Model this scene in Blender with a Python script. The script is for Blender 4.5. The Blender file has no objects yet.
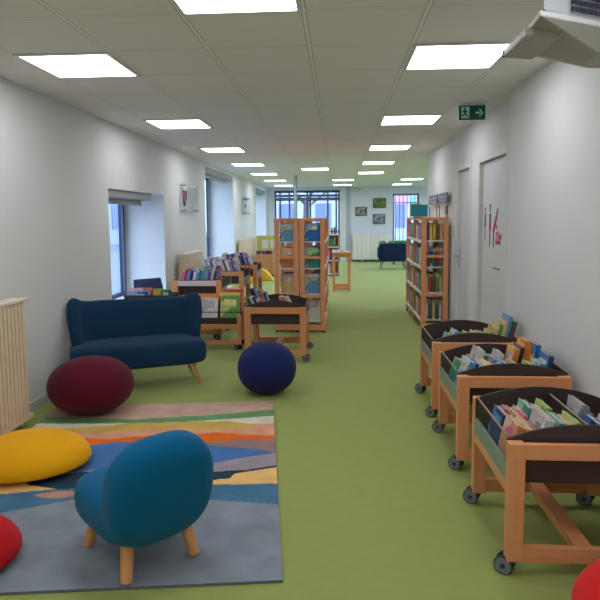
import bpy, math, random
from mathutils import Vector, Matrix
random.seed(7)
SC = bpy.context.scene
COL = SC.collection
PI = math.pi
R = math.radians

# ------------------------------------------------------------------ camera
cam_d = bpy.data.cameras.new('camera')
cam = bpy.data.objects.new('camera', cam_d); COL.objects.link(cam)
pitch, yaw, roll = 0.09287, -0.06474, -0.0074
cp, sp, cy_, sy_ = math.cos(pitch), math.sin(pitch), math.cos(yaw), math.sin(yaw)
fw = Vector((sy_*cp, cy_*cp, -sp)); rt = Vector((cy_, -sy_, 0)); up = rt.cross(fw)
cr, sr = math.cos(roll), math.sin(roll)
r2 = cr*rt + sr*up; u2 = -sr*rt + cr*up
m = Matrix((r2, u2, -fw)).transposed().to_4x4()
m.translation = Vector((0, 0, 1.47))
cam.matrix_world = m
cam_d.sensor_width = 36; cam_d.lens = 36*591.98/600
cam_d.shift_y = -(300-273.06)/600
cam_d.clip_start = 0.05; cam_d.clip_end = 200
SC.camera = cam

# ------------------------------------------------------------------ world, sun, exposure
SC.view_settings.view_transform = 'Standard'
SC.view_settings.look = 'None'
SC.view_settings.gamma = 1
SC.view_settings.use_curve_mapping = False
SC.view_settings.exposure = 1.34
LAMP = 3.5          # radiance of the ceiling panels
SKY = 2.2
w = bpy.data.worlds.new('sky'); SC.world = w; w.use_nodes = True
bg = w.node_tree.nodes['Background']
bg.inputs[0].default_value = (0.56, 0.72, 1.0, 1); bg.inputs[1].default_value = SKY

# ------------------------------------------------------------------ materials
def lin(c):
    return tuple(((v/255/12.92) if v/255 <= .04045 else ((v/255+.055)/1.055)**2.4) for v in c)
MATS = {}
def M(name, rgb, rough=.6, metal=0., var=0., scale=20., bump=0., bscale=200., spec=.4, k=1., sheen=0.):
    if name in MATS: return MATS[name]
    mt = bpy.data.materials.new(name); mt.use_nodes = True
    nt = mt.node_tree; b = nt.nodes['Principled BSDF']
    c = tuple(min(.95, v*k) for v in lin(rgb))
    b.inputs['Base Color'].default_value = (*c, 1)
    b.inputs['Roughness'].default_value = rough
    b.inputs['Metallic'].default_value = metal
    b.inputs['Specular IOR Level'].default_value = spec
    if sheen: b.inputs['Sheen Weight'].default_value = sheen
    tc = nt.nodes.new('ShaderNodeTexCoord')
    if var:
        n = nt.nodes.new('ShaderNodeTexNoise'); n.inputs['Scale'].default_value = scale; n.inputs['Detail'].default_value = 4
        nt.links.new(tc.outputs['Object'], n.inputs['Vector'])
        mx = nt.nodes.new('ShaderNodeMix'); mx.data_type = 'RGBA'
        mx.inputs['A'].default_value = (*[v*(1-var) for v in c], 1); mx.inputs['B'].default_value = (*[min(.97, v*(1+var)) for v in c], 1)
        nt.links.new(n.outputs['Fac'], mx.inputs['Factor']); nt.links.new(mx.outputs['Result'], b.inputs['Base Color'])
    if bump:
        n = nt.nodes.new('ShaderNodeTexNoise'); n.inputs['Scale'].default_value = bscale
        nt.links.new(tc.outputs['Object'], n.inputs['Vector'])
        bp = nt.nodes.new('ShaderNodeBump'); bp.inputs['Strength'].default_value = bump; bp.inputs['Distance'].default_value = .004
        nt.links.new(n.outputs['Fac'], bp.inputs['Height']); nt.links.new(bp.outputs['Normal'], b.inputs['Normal'])
    MATS[name] = mt
    return mt

def wood_mat(name, a, b_, axis=2, rough=.45):
    mt = bpy.data.materials.new(name); mt.use_nodes = True; nt = mt.node_tree; b = nt.nodes['Principled BSDF']
    b.inputs['Roughness'].default_value = rough; b.inputs['Specular IOR Level'].default_value = .35
    tc = nt.nodes.new('ShaderNodeTexCoord'); mp = nt.nodes.new('ShaderNodeMapping')
    s = [60, 60, 60]; s[axis] = 3
    mp.inputs['Scale'].default_value = s
    n = nt.nodes.new('ShaderNodeTexNoise'); n.inputs['Scale'].default_value = 1; n.inputs['Detail'].default_value = 6
    mx = nt.nodes.new('ShaderNodeMix'); mx.data_type = 'RGBA'
    mx.inputs['A'].default_value = (*lin(a), 1); mx.inputs['B'].default_value = (*lin(b_), 1)
    nt.links.new(tc.outputs['Object'], mp.inputs['Vector']); nt.links.new(mp.outputs['Vector'], n.inputs['Vector'])
    nt.links.new(n.outputs['Fac'], mx.inputs['Factor']); nt.links.new(mx.outputs['Result'], b.inputs['Base Color'])
    MATS[name] = mt; return mt
WZ = wood_mat('beech_upright', (222, 146, 96), (238, 170, 122), 2)
WX = wood_mat('beech_lengthways', (222, 146, 96), (238, 170, 122), 0)
WY = wood_mat('beech_crossways', (222, 146, 96), (238, 170, 122), 1)
WLEG = wood_mat('oak_leg', (214, 150, 96), (232, 174, 120), 2)
WCAB = wood_mat('beech_board', (214, 152, 108), (226, 168, 124), 2)

def emis(name, rgb, s):
    mt = bpy.data.materials.new(name); mt.use_nodes = True; nt = mt.node_tree
    b = nt.nodes['Principled BSDF']; b.inputs['Base Color'].default_value = (.8, .8, .8, 1)
    b.inputs['Emission Color'].default_value = (*lin(rgb), 1); b.inputs['Emission Strength'].default_value = s
    MATS[name] = mt; return mt
def glass(name, tint, refl=.08, clear=1.):
    mt = bpy.data.materials.new(name); mt.use_nodes = True; nt = mt.node_tree
    nt.nodes.remove(nt.nodes['Principled BSDF']); out = nt.nodes['Material Output']
    t = nt.nodes.new('ShaderNodeBsdfTransparent'); t.inputs[0].default_value = (*tint, 1)
    g = nt.nodes.new('ShaderNodeBsdfGlossy'); g.inputs['Roughness'].default_value = .03
    mx = nt.nodes.new('ShaderNodeMixShader'); mx.inputs[0].default_value = refl
    nt.links.new(t.outputs[0], mx.inputs[1]); nt.links.new(g.outputs[0], mx.inputs[2]); nt.links.new(mx.outputs[0], out.inputs[0])
    MATS[name] = mt; return mt
GL = glass('window_glass', (.92, .96, 1.0)); ACR = glass('clear_acrylic', (.95, .96, .96), .05)

WALL = M('wall_paint', (226, 228, 227), .85, var=.015, scale=3, bump=.08, bscale=300, spec=.2)
REVEAL = M('reveal_paint', (232, 236, 238), .7, spec=.2)
BASEM = M('baseboard_paint', (205, 208, 200), .5)
DOORM = M('door_paint', (218, 218, 218), .5, spec=.4)
FRAMEM = M('door_frame_paint', (222, 223, 218), .5)
ALU = M('window_frame_grey', (92, 104, 122), .45, metal=.2)
ALUD = M('window_frame_dark', (48, 62, 84), .45, metal=.2)
BLINDM = M('blind_cassette_grey', (150, 152, 150), .5)
WHITEM = M('white_metal', (235, 235, 232), .4)
STEEL = M('brushed_steel', (190, 190, 190), .3, metal=.9)
HPL = M('dark_brown_laminate', (72, 60, 58), .5, spec=.3, var=.06, scale=8)
HPLE = M('laminate_edge', (150, 132, 116), .6)
SAGE = M('sage_green_panel', (128, 150, 142), .35, spec=.5)
CAST = M('caster_grey', (120, 128, 138), .45)
CASTD = M('caster_black', (52, 56, 62), .5)
PAGES = M('book_pages', (196, 186, 162), .8, var=.05, scale=60)
DIFF = emis('lamp_diffuser', (249, 248, 255), LAMP)
LFR = M('lamp_frame', (225, 225, 222), .5)

# carpet
def carpet():
    mt = bpy.data.materials.new('green_carpet'); mt.use_nodes = True; nt = mt.node_tree; b = nt.nodes['Principled BSDF']
    b.inputs['Roughness'].default_value = .95; b.inputs['Specular IOR Level'].default_value = .15; b.inputs['Sheen Weight'].default_value = .25
    b.inputs['Sheen Tint'].default_value = (.8, .9, .5, 1)
    tc = nt.nodes.new('ShaderNodeTexCoord')
    n1 = nt.nodes.new('ShaderNodeTexNoise'); n1.inputs['Scale'].default_value = 260; n1.inputs['Detail'].default_value = 3
    n2 = nt.nodes.new('ShaderNodeTexNoise'); n2.inputs['Scale'].default_value = 14; n2.inputs['Detail'].default_value = 5
    for n in (n1, n2): nt.links.new(tc.outputs['Object'], n.inputs['Vector'])
    ad = nt.nodes.new('ShaderNodeMath'); ad.operation = 'MULTIPLY_ADD'; ad.inputs[1].default_value = .5
    nt.links.new(n1.outputs['Fac'], ad.inputs[0]); 
    m2 = nt.nodes.new('ShaderNodeMath'); m2.operation = 'MULTIPLY'; m2.inputs[1].default_value = .5
    nt.links.new(n2.outputs['Fac'], m2.inputs[0]); nt.links.new(m2.outputs[0], ad.inputs[2])
    mx = nt.nodes.new('ShaderNodeMix'); mx.data_type = 'RGBA'
    mx.inputs['A'].default_value = (*lin((140, 151, 80)), 1); mx.inputs['B'].default_value = (*lin((168, 179, 106)), 1)
    nt.links.new(ad.outputs[0], mx.inputs['Factor']); nt.links.new(mx.outputs['Result'], b.inputs['Base Color'])
    bp = nt.nodes.new('ShaderNodeBump'); bp.inputs['Strength'].default_value = .35; bp.inputs['Distance'].default_value = .003
    nt.links.new(n1.outputs['Fac'], bp.inputs['Height']); nt.links.new(bp.outputs['Normal'], b.inputs['Normal'])
    return mt
CARPET = carpet()

GX0, GY0 = -1.3665, 3.5626
def ceil_mat():
    mt = bpy.data.materials.new('ceiling_tiles'); mt.use_nodes = True; nt = mt.node_tree; b = nt.nodes['Principled BSDF']
    b.inputs['Roughness'].default_value = .9; b.inputs['Specular IOR Level'].default_value = .15
    tc = nt.nodes.new('ShaderNodeTexCoord'); sx = nt.nodes.new('ShaderNodeSeparateXYZ'); nt.links.new(tc.outputs['Object'], sx.inputs[0])
    def dist(sock, off):
        a = nt.nodes.new('ShaderNodeMath'); a.operation = 'SUBTRACT'; a.inputs[1].default_value = off; nt.links.new(sock, a.inputs[0])
        pp = nt.nodes.new('ShaderNodeMath'); pp.operation = 'PINGPONG'; pp.inputs[1].default_value = .3; nt.links.new(a.outputs[0], pp.inputs[0])
        return pp.outputs[0]
    dx, dy = dist(sx.outputs[0], GX0), dist(sx.outputs[1], GY0)
    def less(s, v):
        a = nt.nodes.new('ShaderNodeMath'); a.operation = 'LESS_THAN'; a.inputs[1].default_value = v; nt.links.new(s, a.inputs[0]); return a.outputs[0]
    mxm = nt.nodes.new('ShaderNodeMath'); mxm.operation = 'MINIMUM'; nt.links.new(dx, mxm.inputs[0]); nt.links.new(dy, mxm.inputs[1])
    n = nt.nodes.new('ShaderNodeTexNoise'); n.inputs['Scale'].default_value = 180; nt.links.new(tc.outputs['Object'], n.inputs['Vector'])
    base = nt.nodes.new('ShaderNodeMix'); base.data_type = 'RGBA'
    base.inputs['A'].default_value = (*lin((238, 236, 234)), 1); base.inputs['B'].default_value = (*lin((243, 241, 240)), 1)
    nt.links.new(n.outputs['Fac'], base.inputs['Factor'])
    c1 = nt.nodes.new('ShaderNodeMix'); c1.data_type = 'RGBA'; c1.inputs['B'].default_value = (*lin((190, 188, 182)), 1)
    nt.links.new(base.outputs['Result'], c1.inputs['A']); nt.links.new(less(mxm.outputs[0], .014), c1.inputs['Factor'])
    c2 = nt.nodes.new('ShaderNodeMix'); c2.data_type = 'RGBA'; c2.inputs['B'].default_value = (*lin((250, 250, 248)), 1)
    nt.links.new(c1.outputs['Result'], c2.inputs['A']); nt.links.new(less(mxm.outputs[0], .009), c2.inputs['Factor'])
    nt.links.new(c2.outputs['Result'], b.inputs['Base Color'])
    return mt
CEIL = ceil_mat()

# ------------------------------------------------------------------ mesh builder
class MB:
    def __init__(s): s.v, s.f, s.mi = [], [], []
    def add(s, vs, fs, mi=0, T=None):
        o = len(s.v)
        for q in vs:
            q = Vector(q)
            if T is not None: q = T @ q
            s.v.append(q[:])
        for f in fs: s.f.append(tuple(i+o for i in f)); s.mi.append(mi)
        return s
    def box(s, x0, x1, y0, y1, z0, z1, mi=0, T=None):
        vs = [(x, y, z) for z in (z0, z1) for y in (y0, y1) for x in (x0, x1)]
        return s.add(vs, [(0,2,3,1), (4,5,7,6), (0,1,5,4), (2,6,7,3), (0,4,6,2), (1,3,7,5)], mi, T)
    def cyl(s, p0, p1, r0, r1=None, n=16, mi=0, caps=True, T=None):
        r1 = r0 if r1 is None else r1
        p0, p1 = Vector(p0), Vector(p1); d = (p1-p0).normalized()
        a = d.orthogonal().normalized(); b = d.cross(a)
        vs = []
        for p, r in ((p0, r0), (p1, r1)):
            for i in range(n):
                t = 2*PI*i/n; vs.append(p + r*(math.cos(t)*a+math.sin(t)*b))
        fs = [(i, (i+1) % n, n+(i+1) % n, n+i) for i in range(n)]
        if caps: fs += [tuple(reversed(range(n))), tuple(range(n, 2*n))]
        return s.add(vs, fs, mi, T)
    def tube(s, pts, r, n=10, mi=0):
        for a, b in zip(pts, pts[1:]): s.cyl(a, b, r, r, n, mi)
        return s
    def prism(s, poly, axis, a, b, mi=0, T=None):
        # poly: 2-D outline; axis 'y': (x,z), 'x': (y,z), 'z': (x,y)
        n = len(poly)
        def P(q, t):
            return {'y': (q[0], t, q[1]), 'x': (t, q[0], q[1]), 'z': (q[0], q[1], t)}[axis]
        vs = [P(q, a) for q in poly]+[P(q, b) for q in poly]
        fs = [(i, (i+1) % n, n+(i+1) % n, n+i) for i in range(n)]+[tuple(reversed(range(n))), tuple(range(n, 2*n))]
        return s.add(vs, fs, mi, T)
    def ellipsoid(s, c, r, e=1., nu=40, nv=24, mi=0, T=None, ez=None):
        ez = e if ez is None else ez
        def pw(a, k): return math.copysign(abs(a)**k, a)
        vs = []; fs = []
        for j in range(1, nv):
            ph = -PI/2+PI*j/nv
            for i in range(nu):
                t = 2*PI*i/nu
                vs.append((c[0]+r[0]*pw(math.cos(ph), ez)*pw(math.cos(t), e), c[1]+r[1]*pw(math.cos(ph), ez)*pw(math.sin(t), e), c[2]+r[2]*pw(math.sin(ph), ez)))
        b = len(vs); vs.append((c[0], c[1], c[2]-r[2])); vs.append((c[0], c[1], c[2]+r[2]))
        for j in range(nv-2):
            for i in range(nu):
                fs.append((j*nu+i, j*nu+(i+1) % nu, (j+1)*nu+(i+1) % nu, (j+1)*nu+i))
        for i in range(nu):
            fs.append((b, (i+1) % nu, i)); fs.append((b+1, (nv-2)*nu+i, (nv-2)*nu+(i+1) % nu))
        return s.add(vs, fs, mi, T)
    def build(s, name, mats, parent=None, bevel=0., smooth=False, segs=2):
        me = bpy.data.meshes.new(name); me.from_pydata(s.v, [], s.f); 
        if not isinstance(mats, (list, tuple)): mats = [mats]
        for q in mats: me.materials.append(q)
        me.polygons.foreach_set('material_index', s.mi)
        if smooth: me.polygons.foreach_set('use_smooth', [True]*len(s.f))
        me.update(); me.validate()
        import bmesh
        bm = bmesh.new(); bm.from_mesh(me); bmesh.ops.recalc_face_normals(bm, faces=bm.faces); bm.to_mesh(me); bm.free()
        o = bpy.data.objects.new(name, me); COL.objects.link(o)
        if parent: o.parent = parent
        if bevel:
            bv = o.modifiers.new('bevel', 'BEVEL'); bv.width = bevel; bv.segments = segs; bv.limit_method = 'ANGLE'
        return o
def tag(o, label=None, cat=None, group=None, kind=None):
    if label: o['label'] = label
    if cat: o['category'] = cat
    if group: o['group'] = group
    if kind: o['kind'] = kind
    return o
def thing(name, label, cat, loc=(0, 0, 0), rz=0, group=None):
    o = bpy.data.objects.new(name, None); COL.objects.link(o); o.empty_display_size = .1
    o.location = loc; o.rotation_euler = (0, 0, rz)
    return tag(o, label, cat, group)
def struct(name, mb, mats, parent=None, **k):
    o = mb.build(name, mats, parent, **k)
    if parent is None: o['kind'] = 'structure'
    return o
def copy_tree(o, parent=None):
    c = o.copy(); COL.objects.link(c)
    if parent: c.parent = parent
    for ch in list(o.children): copy_tree(ch, c)
    return c

# ------------------------------------------------------------------ the room
XL, XR, XR2, YB, YF, H = -2.36, 1.385, 1.44, 19.8, -3.0, 2.47
YC = 9.78           # corner where the right wall ends
XE = 5.2
T_ = .62            # depth of the window niches
mb = MB(); mb.box(XL-T_, XE+.2, YF-.2, YB+.2, -.1, 0); struct('floor', mb, CARPET)
mb = MB(); mb.box(XL-T_, XE+.2, YF-.2, YB+.2, H, H+.1); struct('ceiling', mb, CEIL)
WINS = [(6.0, 7.94, .42, 1.79), (10.5, 13.32, .42, 2.40), (17.0, 19.4, .42, 2.34)]
mb = MB(); y = YF-.2
for (a, b, z0, z1) in WINS:
    for bx in ((y, a, 0, H), (a, b, 0, z0), (a, b, z1, H)):
        mb = MB(); mb.box(XL-T_, XL, *bx); struct('wall_left', mb, WALL)
    y = b
mb = MB(); mb.box(XL-T_, XL, y, YB+.2, 0, H); struct('wall_left', mb, WALL)
mb = MB(); mb.box(XR, XR+.4, YF-.2, 4.98, 0, H); struct('wall_right', mb, WALL)
# the set-back right wall with two door openings
DA, DB = (5.18, 6.20), (6.60, 7.34)
mb = MB()
mb.box(XR2, XR2+.3, 4.98, DA[0], 0, H); mb.box(XR2, XR2+.3, DA[1], DB[0], 0, H); mb.box(XR2, XR2+.3, DB[1], YC, 0, H)
for a, b in (DA, DB): mb.box(XR2, XR2+.3, a, b, 2.04, H); mb.box(XR2+.2, XR2+.3, a, b, 0, 2.04)
struct('wall_right_far', mb, WALL)
mb = MB(); mb.box(XR2+.3, XE+.2, YC-.2, YC, 0, H); struct('wall_side_room', mb, WALL)
for bx in ((YC, 11.2, 0, H), (11.2, 18.8, 0, .5), (11.2, 18.8, 2.3, H), (18.8, YB+.2, 0, H)):
    mb = MB(); mb.box(XE, XE+.2, *bx); struct('wall_far_right', mb, WALL)
g = bpy.data.objects.new('window_6', None); COL.objects.link(g); g.location = (XE+.1, 15.0, .5); g['kind'] = 'structure'  # unseen window, added to bring more daylight to the far end
f = MB()
for k in range(6): f.box(-.03, .03, -3.8+k*1.51, -3.75+k*1.51, 0, 1.8)
f.box(-.03, .03, -3.8, 3.8, 0, .05); f.box(-.03, .03, -3.8, 3.8, 1.75, 1.8); f.build('window_frame', ALU, g)
p = MB(); p.box(-.004, .004, -3.78, 3.78, .03, 1.78); p.build('glass_pane', GL, g)
mb = MB(); mb.box(XL-T_, XR+.4, YF-.2, YF, 0, H); struct('wall_front', mb, WALL)
# back wall: glazing -2.12..0.06, plain 0.06..1.78, window 1.78..2.66
WR = (1.80, 2.66, .45, 2.24)
mb = MB(); mb.box(XL, -2.12, YB, YB+.2, 0, H); mb.box(.06, WR[0], YB, YB+.2, 0, H); mb.box(WR[0], WR[1], YB, YB+.2, 0, WR[2]); mb.box(WR[0], WR[1], YB, YB+.2, WR[3], H); mb.box(WR[1], XE, YB, YB+.2, 0, H)
mb.box(-2.12, .06, YB, YB+.2, 2.38, H)
struct('wall_back', mb, M('back_wall_paint', (222, 224, 230), .85))
mb = MB(); mb.box(.06, .26, YB-.12, YB, 0, H); struct('trim_1', mb, FRAMEM, bevel=.004)
mb = MB(); mb.box(.27, .42, YB-.03, YB, 0, H); struct('trim_2', mb, M('grey_trim', (190, 198, 208), .6))

# baseboards
mb = MB(); mb.box(XL, XL+.015, YF, WINS[0][0]+20-20+13.8, 0, .075); struct('baseboard_left', mb, BASEM)
mb = MB(); mb.box(XR-.015, XR, YF, 4.98, 0, .075); struct('baseboard_right', mb, BASEM)
mb = MB(); mb.box(.44, XE, YB-.015, YB, 0, .09); struct('baseboard_back', mb, M('grey_base', (120, 128, 122), .6))

# windows on the left: frame, glass, blind cassette
for i, (a, b, z0, z1) in enumerate(WINS):
    xo = XL-T_+.04
    wr = bpy.data.objects.new('window_%d' % (i+1), None); COL.objects.link(wr); wr.location = (xo, (a+b)/2, z0); wr['kind'] = 'structure'
    hw = (b-a)/2; hh = z1-z0
    f = MB(); t = .07
    f.box(-.03, .03, -hw, -hw+t, 0, hh); f.box(-.03, .03, hw-t, hw, 0, hh); f.box(-.03, .03, -hw+t, hw-t, 0, t); f.box(-.03, .03, -hw+t, hw-t, hh-t, hh)
    f.box(-.03, .03, -.045, .045, t, hh-t)
    if i: f.box(-.03, .03, -hw+t, hw-t, hh*.3, hh*.3+.05)
    f.build('window_frame', ALUD, wr)
    s = MB()
    for sgn in (-1, 1):
        y0, y1 = (.045, hw-t) if sgn > 0 else (-hw+t, -.045)
        s.box(.03, .05, y0, y0+.05, t, hh-t); s.box(.03, .05, y1-.05, y1, t, hh-t)
    s.build('sash_frame', ALU, wr)
    g = MB(); g.box(-.006, .006, -hw+t, hw-t, t, hh-t); g.build('glass_pane', GL, wr)
    sl = MB(); sl.box(.03, T_-.04, -hw, hw, 0, .02); sl.build('window_sill', WHITEM, wr)
# blind cassettes in the heads of the niches
for i, (a, b, z0, z1) in enumerate(WINS):
    t = thing('blind_cassette', ['long grey roller blind box under the head of the window behind the navy sofa', 'grey roller blind box at the ceiling of the tall middle window', 'grey roller blind box above the farthest left window'][i], 'blind', (XL-.13, (a+b)/2, z1-.10))
    hw = (b-a)/2-.01
    if i == 0: y0, y1 = -hw, hw-.40
    else: y0, y1 = -hw, hw
    c = MB(); c.box(-.06, .10, y0, y1, 0.012, .10); c.build('housing', BLINDM, t, bevel=.008)
    c = MB(); c.box(-.04, -.03, y0+.02, y1-.02, -.03, .015); c.box(-.047, -.023, y0+.02, y1-.02, -.05, -.03); c.build('blind_fabric', M('blind_fabric', (190, 194, 196), .8), t)

# back glazing
g = bpy.data.objects.new('window_4', None); COL.objects.link(g); g.location = (-1.03, YB+.06, 0); g['kind'] = 'structure'
f = MB()
X0g, X1g = -1.09, 1.09
for x in (-1.09, -.93, -.62, -.02, .08, .66, .94, 1.03): f.box(x, x+.055, -.04, .04, .05, 2.36)
f.box(X0g, X1g, -.04, .04, 0, .08); f.box(X0g, X1g, -.04, .04, 2.30, 2.38); f.box(X0g, X1g, -.05, .05, 2.04, 2.14); f.box(X0g, X1g, -.03, .03, .98, 1.04)
f.build('window_frame', ALU, g)
d = MB(); d.box(X0g, X1g, -.09, -.05, 2.16, 2.24); d.box(X0g, X1g, -.08, -.05, 2.06, 2.10); d.build('transom_rail', M('transom_grey', (110, 124, 146), .5), g)
p = MB(); p.box(X0g, X1g, -.005, .005, .05, 2.34); p.build('glass_pane', GL, g)
# right back window with bars
g = bpy.data.objects.new('window_5', None); COL.objects.link(g); g.location = ((WR[0]+WR[1])/2, YB+.1, WR[2]); g['kind'] = 'structure'
hw = (WR[1]-WR[0])/2; hh = WR[3]-WR[2]; f = MB()
f.box(-hw, -hw+.06, -.03, .03, 0, hh); f.box(hw-.06, hw, -.03, .03, 0, hh); f.box(-hw, hw, -.03, .03, 0, .06); f.box(-hw, hw, -.03, .03, hh-.06, hh)
f.build('window_frame', M('frame_blue_grey', (126, 142, 170), .5), g)
f = MB()
for k in range(1, 7): f.cyl((-hw+k*.126, .22, 0), (-hw+k*.126, .22, hh), .011, n=8)
f.box(-hw, hw, .21, .23, hh*.83, hh*.83+.03); f.box(-hw, hw, .21, .23, .1, .13)
f.build('window_bars', ALUD, g)
p = MB(); p.box(-hw+.05, hw-.05, -.004, .004, .05, hh-.05); p.build('glass_pane', GL, g)

# doors
def door(n, a, b, handle_y, side, handle=True):
    g = bpy.data.objects.new('door_%d' % n, None); COL.objects.link(g); g.location = (XR2, (a+b)/2, 0); g['kind'] = 'structure'
    h = (b-a)/2; f = MB()
    f.box(-.012, .12, -h-.03, -h+.03, 0, 2.07); f.box(-.012, .12, h-.03, h+.03, 0, 2.07); f.box(-.012, .12, -h+.03, h-.03, 2.01, 2.07)
    f.build('door_frame', FRAMEM, g, bevel=.004)
    l = MB(); l.box(.03, .07, -h+.034, h-.034, .006, 2.004); l.build('door_leaf', DOORM, g)
    if not handle: return g
    k = MB(); k.box(.022, .03, handle_y-.02, handle_y+.02, .86, 1.08); k.cyl((.022, handle_y, 1.0), (-.035, handle_y, 1.0), .009); k.cyl((-.03, handle_y, 1.0), (-.03, handle_y-.13*side, 1.0), .009)
    k.cyl((.022, handle_y, .91), (.012, handle_y, .91), .013)
    k.build('door_handle', STEEL, g)
    return g
dA = door(1, DA[0], DA[1], .40, 1, False); dB = door(2, DB[0], DB[1], .29, 1)
# vinyl graphics on the near door (three brushes and lettering)
PINK = M('vinyl_pink', (196, 44, 116), .5); GREYV = M('vinyl_grey', (110, 112, 122), .5); PURV = M('vinyl_plum', (104, 58, 92), .5); REDV = M('vinyl_red', (190, 40, 60), .5)
dec = MB(); XD = .026
def strip(y0, z0, y1, z1, wd, mi):
    z0, z1 = ((1.18+(q-1.02)*.6) if q > .8 else .985 for q in (z0, z1)); wd = max(wd*.75, .014)   # vertical-ish strip on the door face
    d = Vector((0, y1-y0, z1-z0)).normalized(); n = Vector((0, -d.z, d.y))*wd/2
    a, b = Vector((XD, y0, z0)), Vector((XD, y1, z1)); o = Vector((.004, 0, 0))
    vs = [a-n, b-n, b+n, a+n]; dec.add([v for v in vs]+[v+o for v in vs], [(0,1,2,3), (7,6,5,4), (0,4,5,1), (1,5,6,2), (2,6,7,3), (3,7,4,0)], mi)
yc = (DA[0]+DA[1])/2
def yy(v): return v-yc
strip(yy(6.05), 1.10, yy(6.05), 1.36, .02, 0); strip(yy(6.05), 1.34, yy(6.05), 1.56, .07, 0); strip(yy(6.05), 1.58, yy(6.05), 1.66, .035, 0)
strip(yy(5.86), 1.02, yy(5.86), 1.30, .025, 1); strip(yy(5.86), 1.28, yy(5.86), 1.40, .085, 2); strip(yy(5.86), 1.40, yy(5.86), 1.55, .085, 0); strip(yy(5.86), 1.58, yy(5.86), 1.70, .05, 0)
strip(yy(5.72), 1.02, yy(5.72), 1.30, .025, 1); strip(yy(5.74), 1.26, yy(5.62), 1.52, .07, 2); strip(yy(5.61), 1.53, yy(5.59), 1.62, .045, 0)
strip(yy(5.66), 1.38, yy(5.60), 1.32, .03, 2)
for j, (yk, z0, z1) in enumerate(((5.62, 1.20, 1.26), (5.62, 1.14, 1.18), (5.56, 1.16, 1.28), (5.51, 1.14, 1.22), (5.47, 1.16, 1.24))): strip(yy(yk), z0, yy(yk), z1, .03, 3)
strip(yy(5.64), 1.105, yy(5.48), 1.105, .05, 3); strip(yy(5.72), .60, yy(5.48), .60, .02, 0)
dec.build('brush_graphics', [GREYV, PURV, PINK, REDV], dA)

# column near the bookcases
c = MB(); c.cyl((0, 0, 0), (0, 0, H), .04, n=24); c.cyl((0, 0, 0), (0, 0, .012), .075, n=24)
c = c.build('column', M('pole_grey', (176, 182, 188), .4), smooth=False); c.location = (-1.005, 14.1, 0); tag(c, 'slim light grey round column rising to the ceiling behind the central bookcase', 'column')

# ------------------------------------------------------------------ ceiling lights
def make_light():
    t = thing('ceiling_light', 'x', 'ceiling light', (0, 0, 0), 0, 'square LED ceiling panels')
    f = MB(); h = .298; i = .272
    f.box(-h, h, -h, -i, -.012, -.001); f.box(-h, h, i, h, -.012, -.001); f.box(-h, -i, -i, i, -.012, -.001); f.box(i, h, -i, i, -.012, -.001)
    f.build('frame', LFR, t)
    d = MB(); d.box(-i, i, -i, i, -.008, -.002); d.build('diffuser', DIFF, t)
    return t
ORD = ['nearest', 'second nearest', 'third nearest', 'fourth nearest', 'fifth nearest', 'sixth nearest', 'farthest']
LT = []
for i, r in enumerate((0, 4, 8, 12, 16, 20, 24)): LT.append((-1, r, '%s square ceiling panel of the left row, above the window side' % ORD[i]))
for i, r in enumerate((0, 4, 8, 12, 16)): LT.append((3, r, '%s square ceiling panel of the right row, above the aisle by the bookcase' % (ORD[i] if i < 4 else 'farthest')))
LT.append((1, -2, 'large bright ceiling panel cut by the top edge of the photo, nearest of all'))
LT.append((1, 14, 'lone middle ceiling panel just in front of the grey column'))
LT += [(2, 20, 'nearer of two ceiling panels before the glazed back wall, right of the column'), (2, 24, 'farther of two ceiling panels before the glazed back wall, right of the column')]
LT += [(5, 20, 'nearer of two ceiling panels in front of the barred back window'), (5, 24, 'farther of two ceiling panels in front of the barred back window')]
LT += [(-1, -4, 'ceiling panel of the left row behind the camera'), (3, -4, 'ceiling panel of the right row behind the camera'), (1, -7, 'middle ceiling panel behind the camera'), (-1, -9, 'rearmost ceiling panel of the left row behind the camera'), (3, -9, 'rearmost ceiling panel of the right row behind the camera'), (6, 12, 'ceiling panel in the side area hidden past the right wall'), (8, 20, 'added unseen ceiling panel far inside the side area'), (8, 12, 'added ceiling panel in the side area hidden past the corner'), (8, 24, 'rearmost added ceiling panel of the side area, unseen'), (6, 16, 'middle added ceiling panel hidden behind the right wall corner')]  # far side-area panels are added out of view to brighten the back
p0 = make_light()
for i, (c_, r_, lb) in enumerate(LT):
    o = p0 if i == 0 else copy_tree(p0)
    o.location = (GX0+.6*c_+.3, GY0+.6*r_+.3, H); o['label'] = lb

# ------------------------------------------------------------------ exit sign
t = thing('exit_sign', 'green double exit sign with running figure and arrow hanging from the ceiling above the doors', 'exit sign', (1.185, 5.45, 2.325))
GRN = M('sign_green', (10, 96, 78), .4); SW = M('sign_white', (190, 235, 225), .4)
b = MB(); b.box(-.115, .115, -.012, .012, 0, .125); b.build('sign_board', GRN, t, bevel=.003)
b = MB(); b.box(-.115, .115, -.02, .02, .125, .133); b.cyl((-.07, 0, .13), (-.07, 0, .144), .008); b.cyl((.07, 0, .13), (.07, 0, .144), .008); b.build('hanger', LFR, t)
b = MB(); yb0, yb1 = -.016, -.012
b.box(-.095, -.024, yb0, yb1, .014, .112)      # door of the pictogram
b.box(.028, .065, yb0, yb1, .052, .070); b.prism([(.055, .028), (.072, .028), (.098, .061), (.072, .094), (.055, .094), (.078, .061)], 'y', yb0, yb1)
b.build('white_symbols', SW, t)
b = MB(); ya, yb = -.019, -.016
b.prism([(-.064+.010*math.cos(a*PI/6), .096+.010*math.sin(a*PI/6)) for a in range(12)], 'y', ya, yb)
b.prism([(-.078, .082), (-.052, .086), (-.052, .060), (-.066, .052)], 'y', ya, yb)
b.prism([(-.068, .058), (-.054, .060), (-.040, .038), (-.030, .034), (-.030, .024), (-.046, .028)], 'y', ya, yb)
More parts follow.
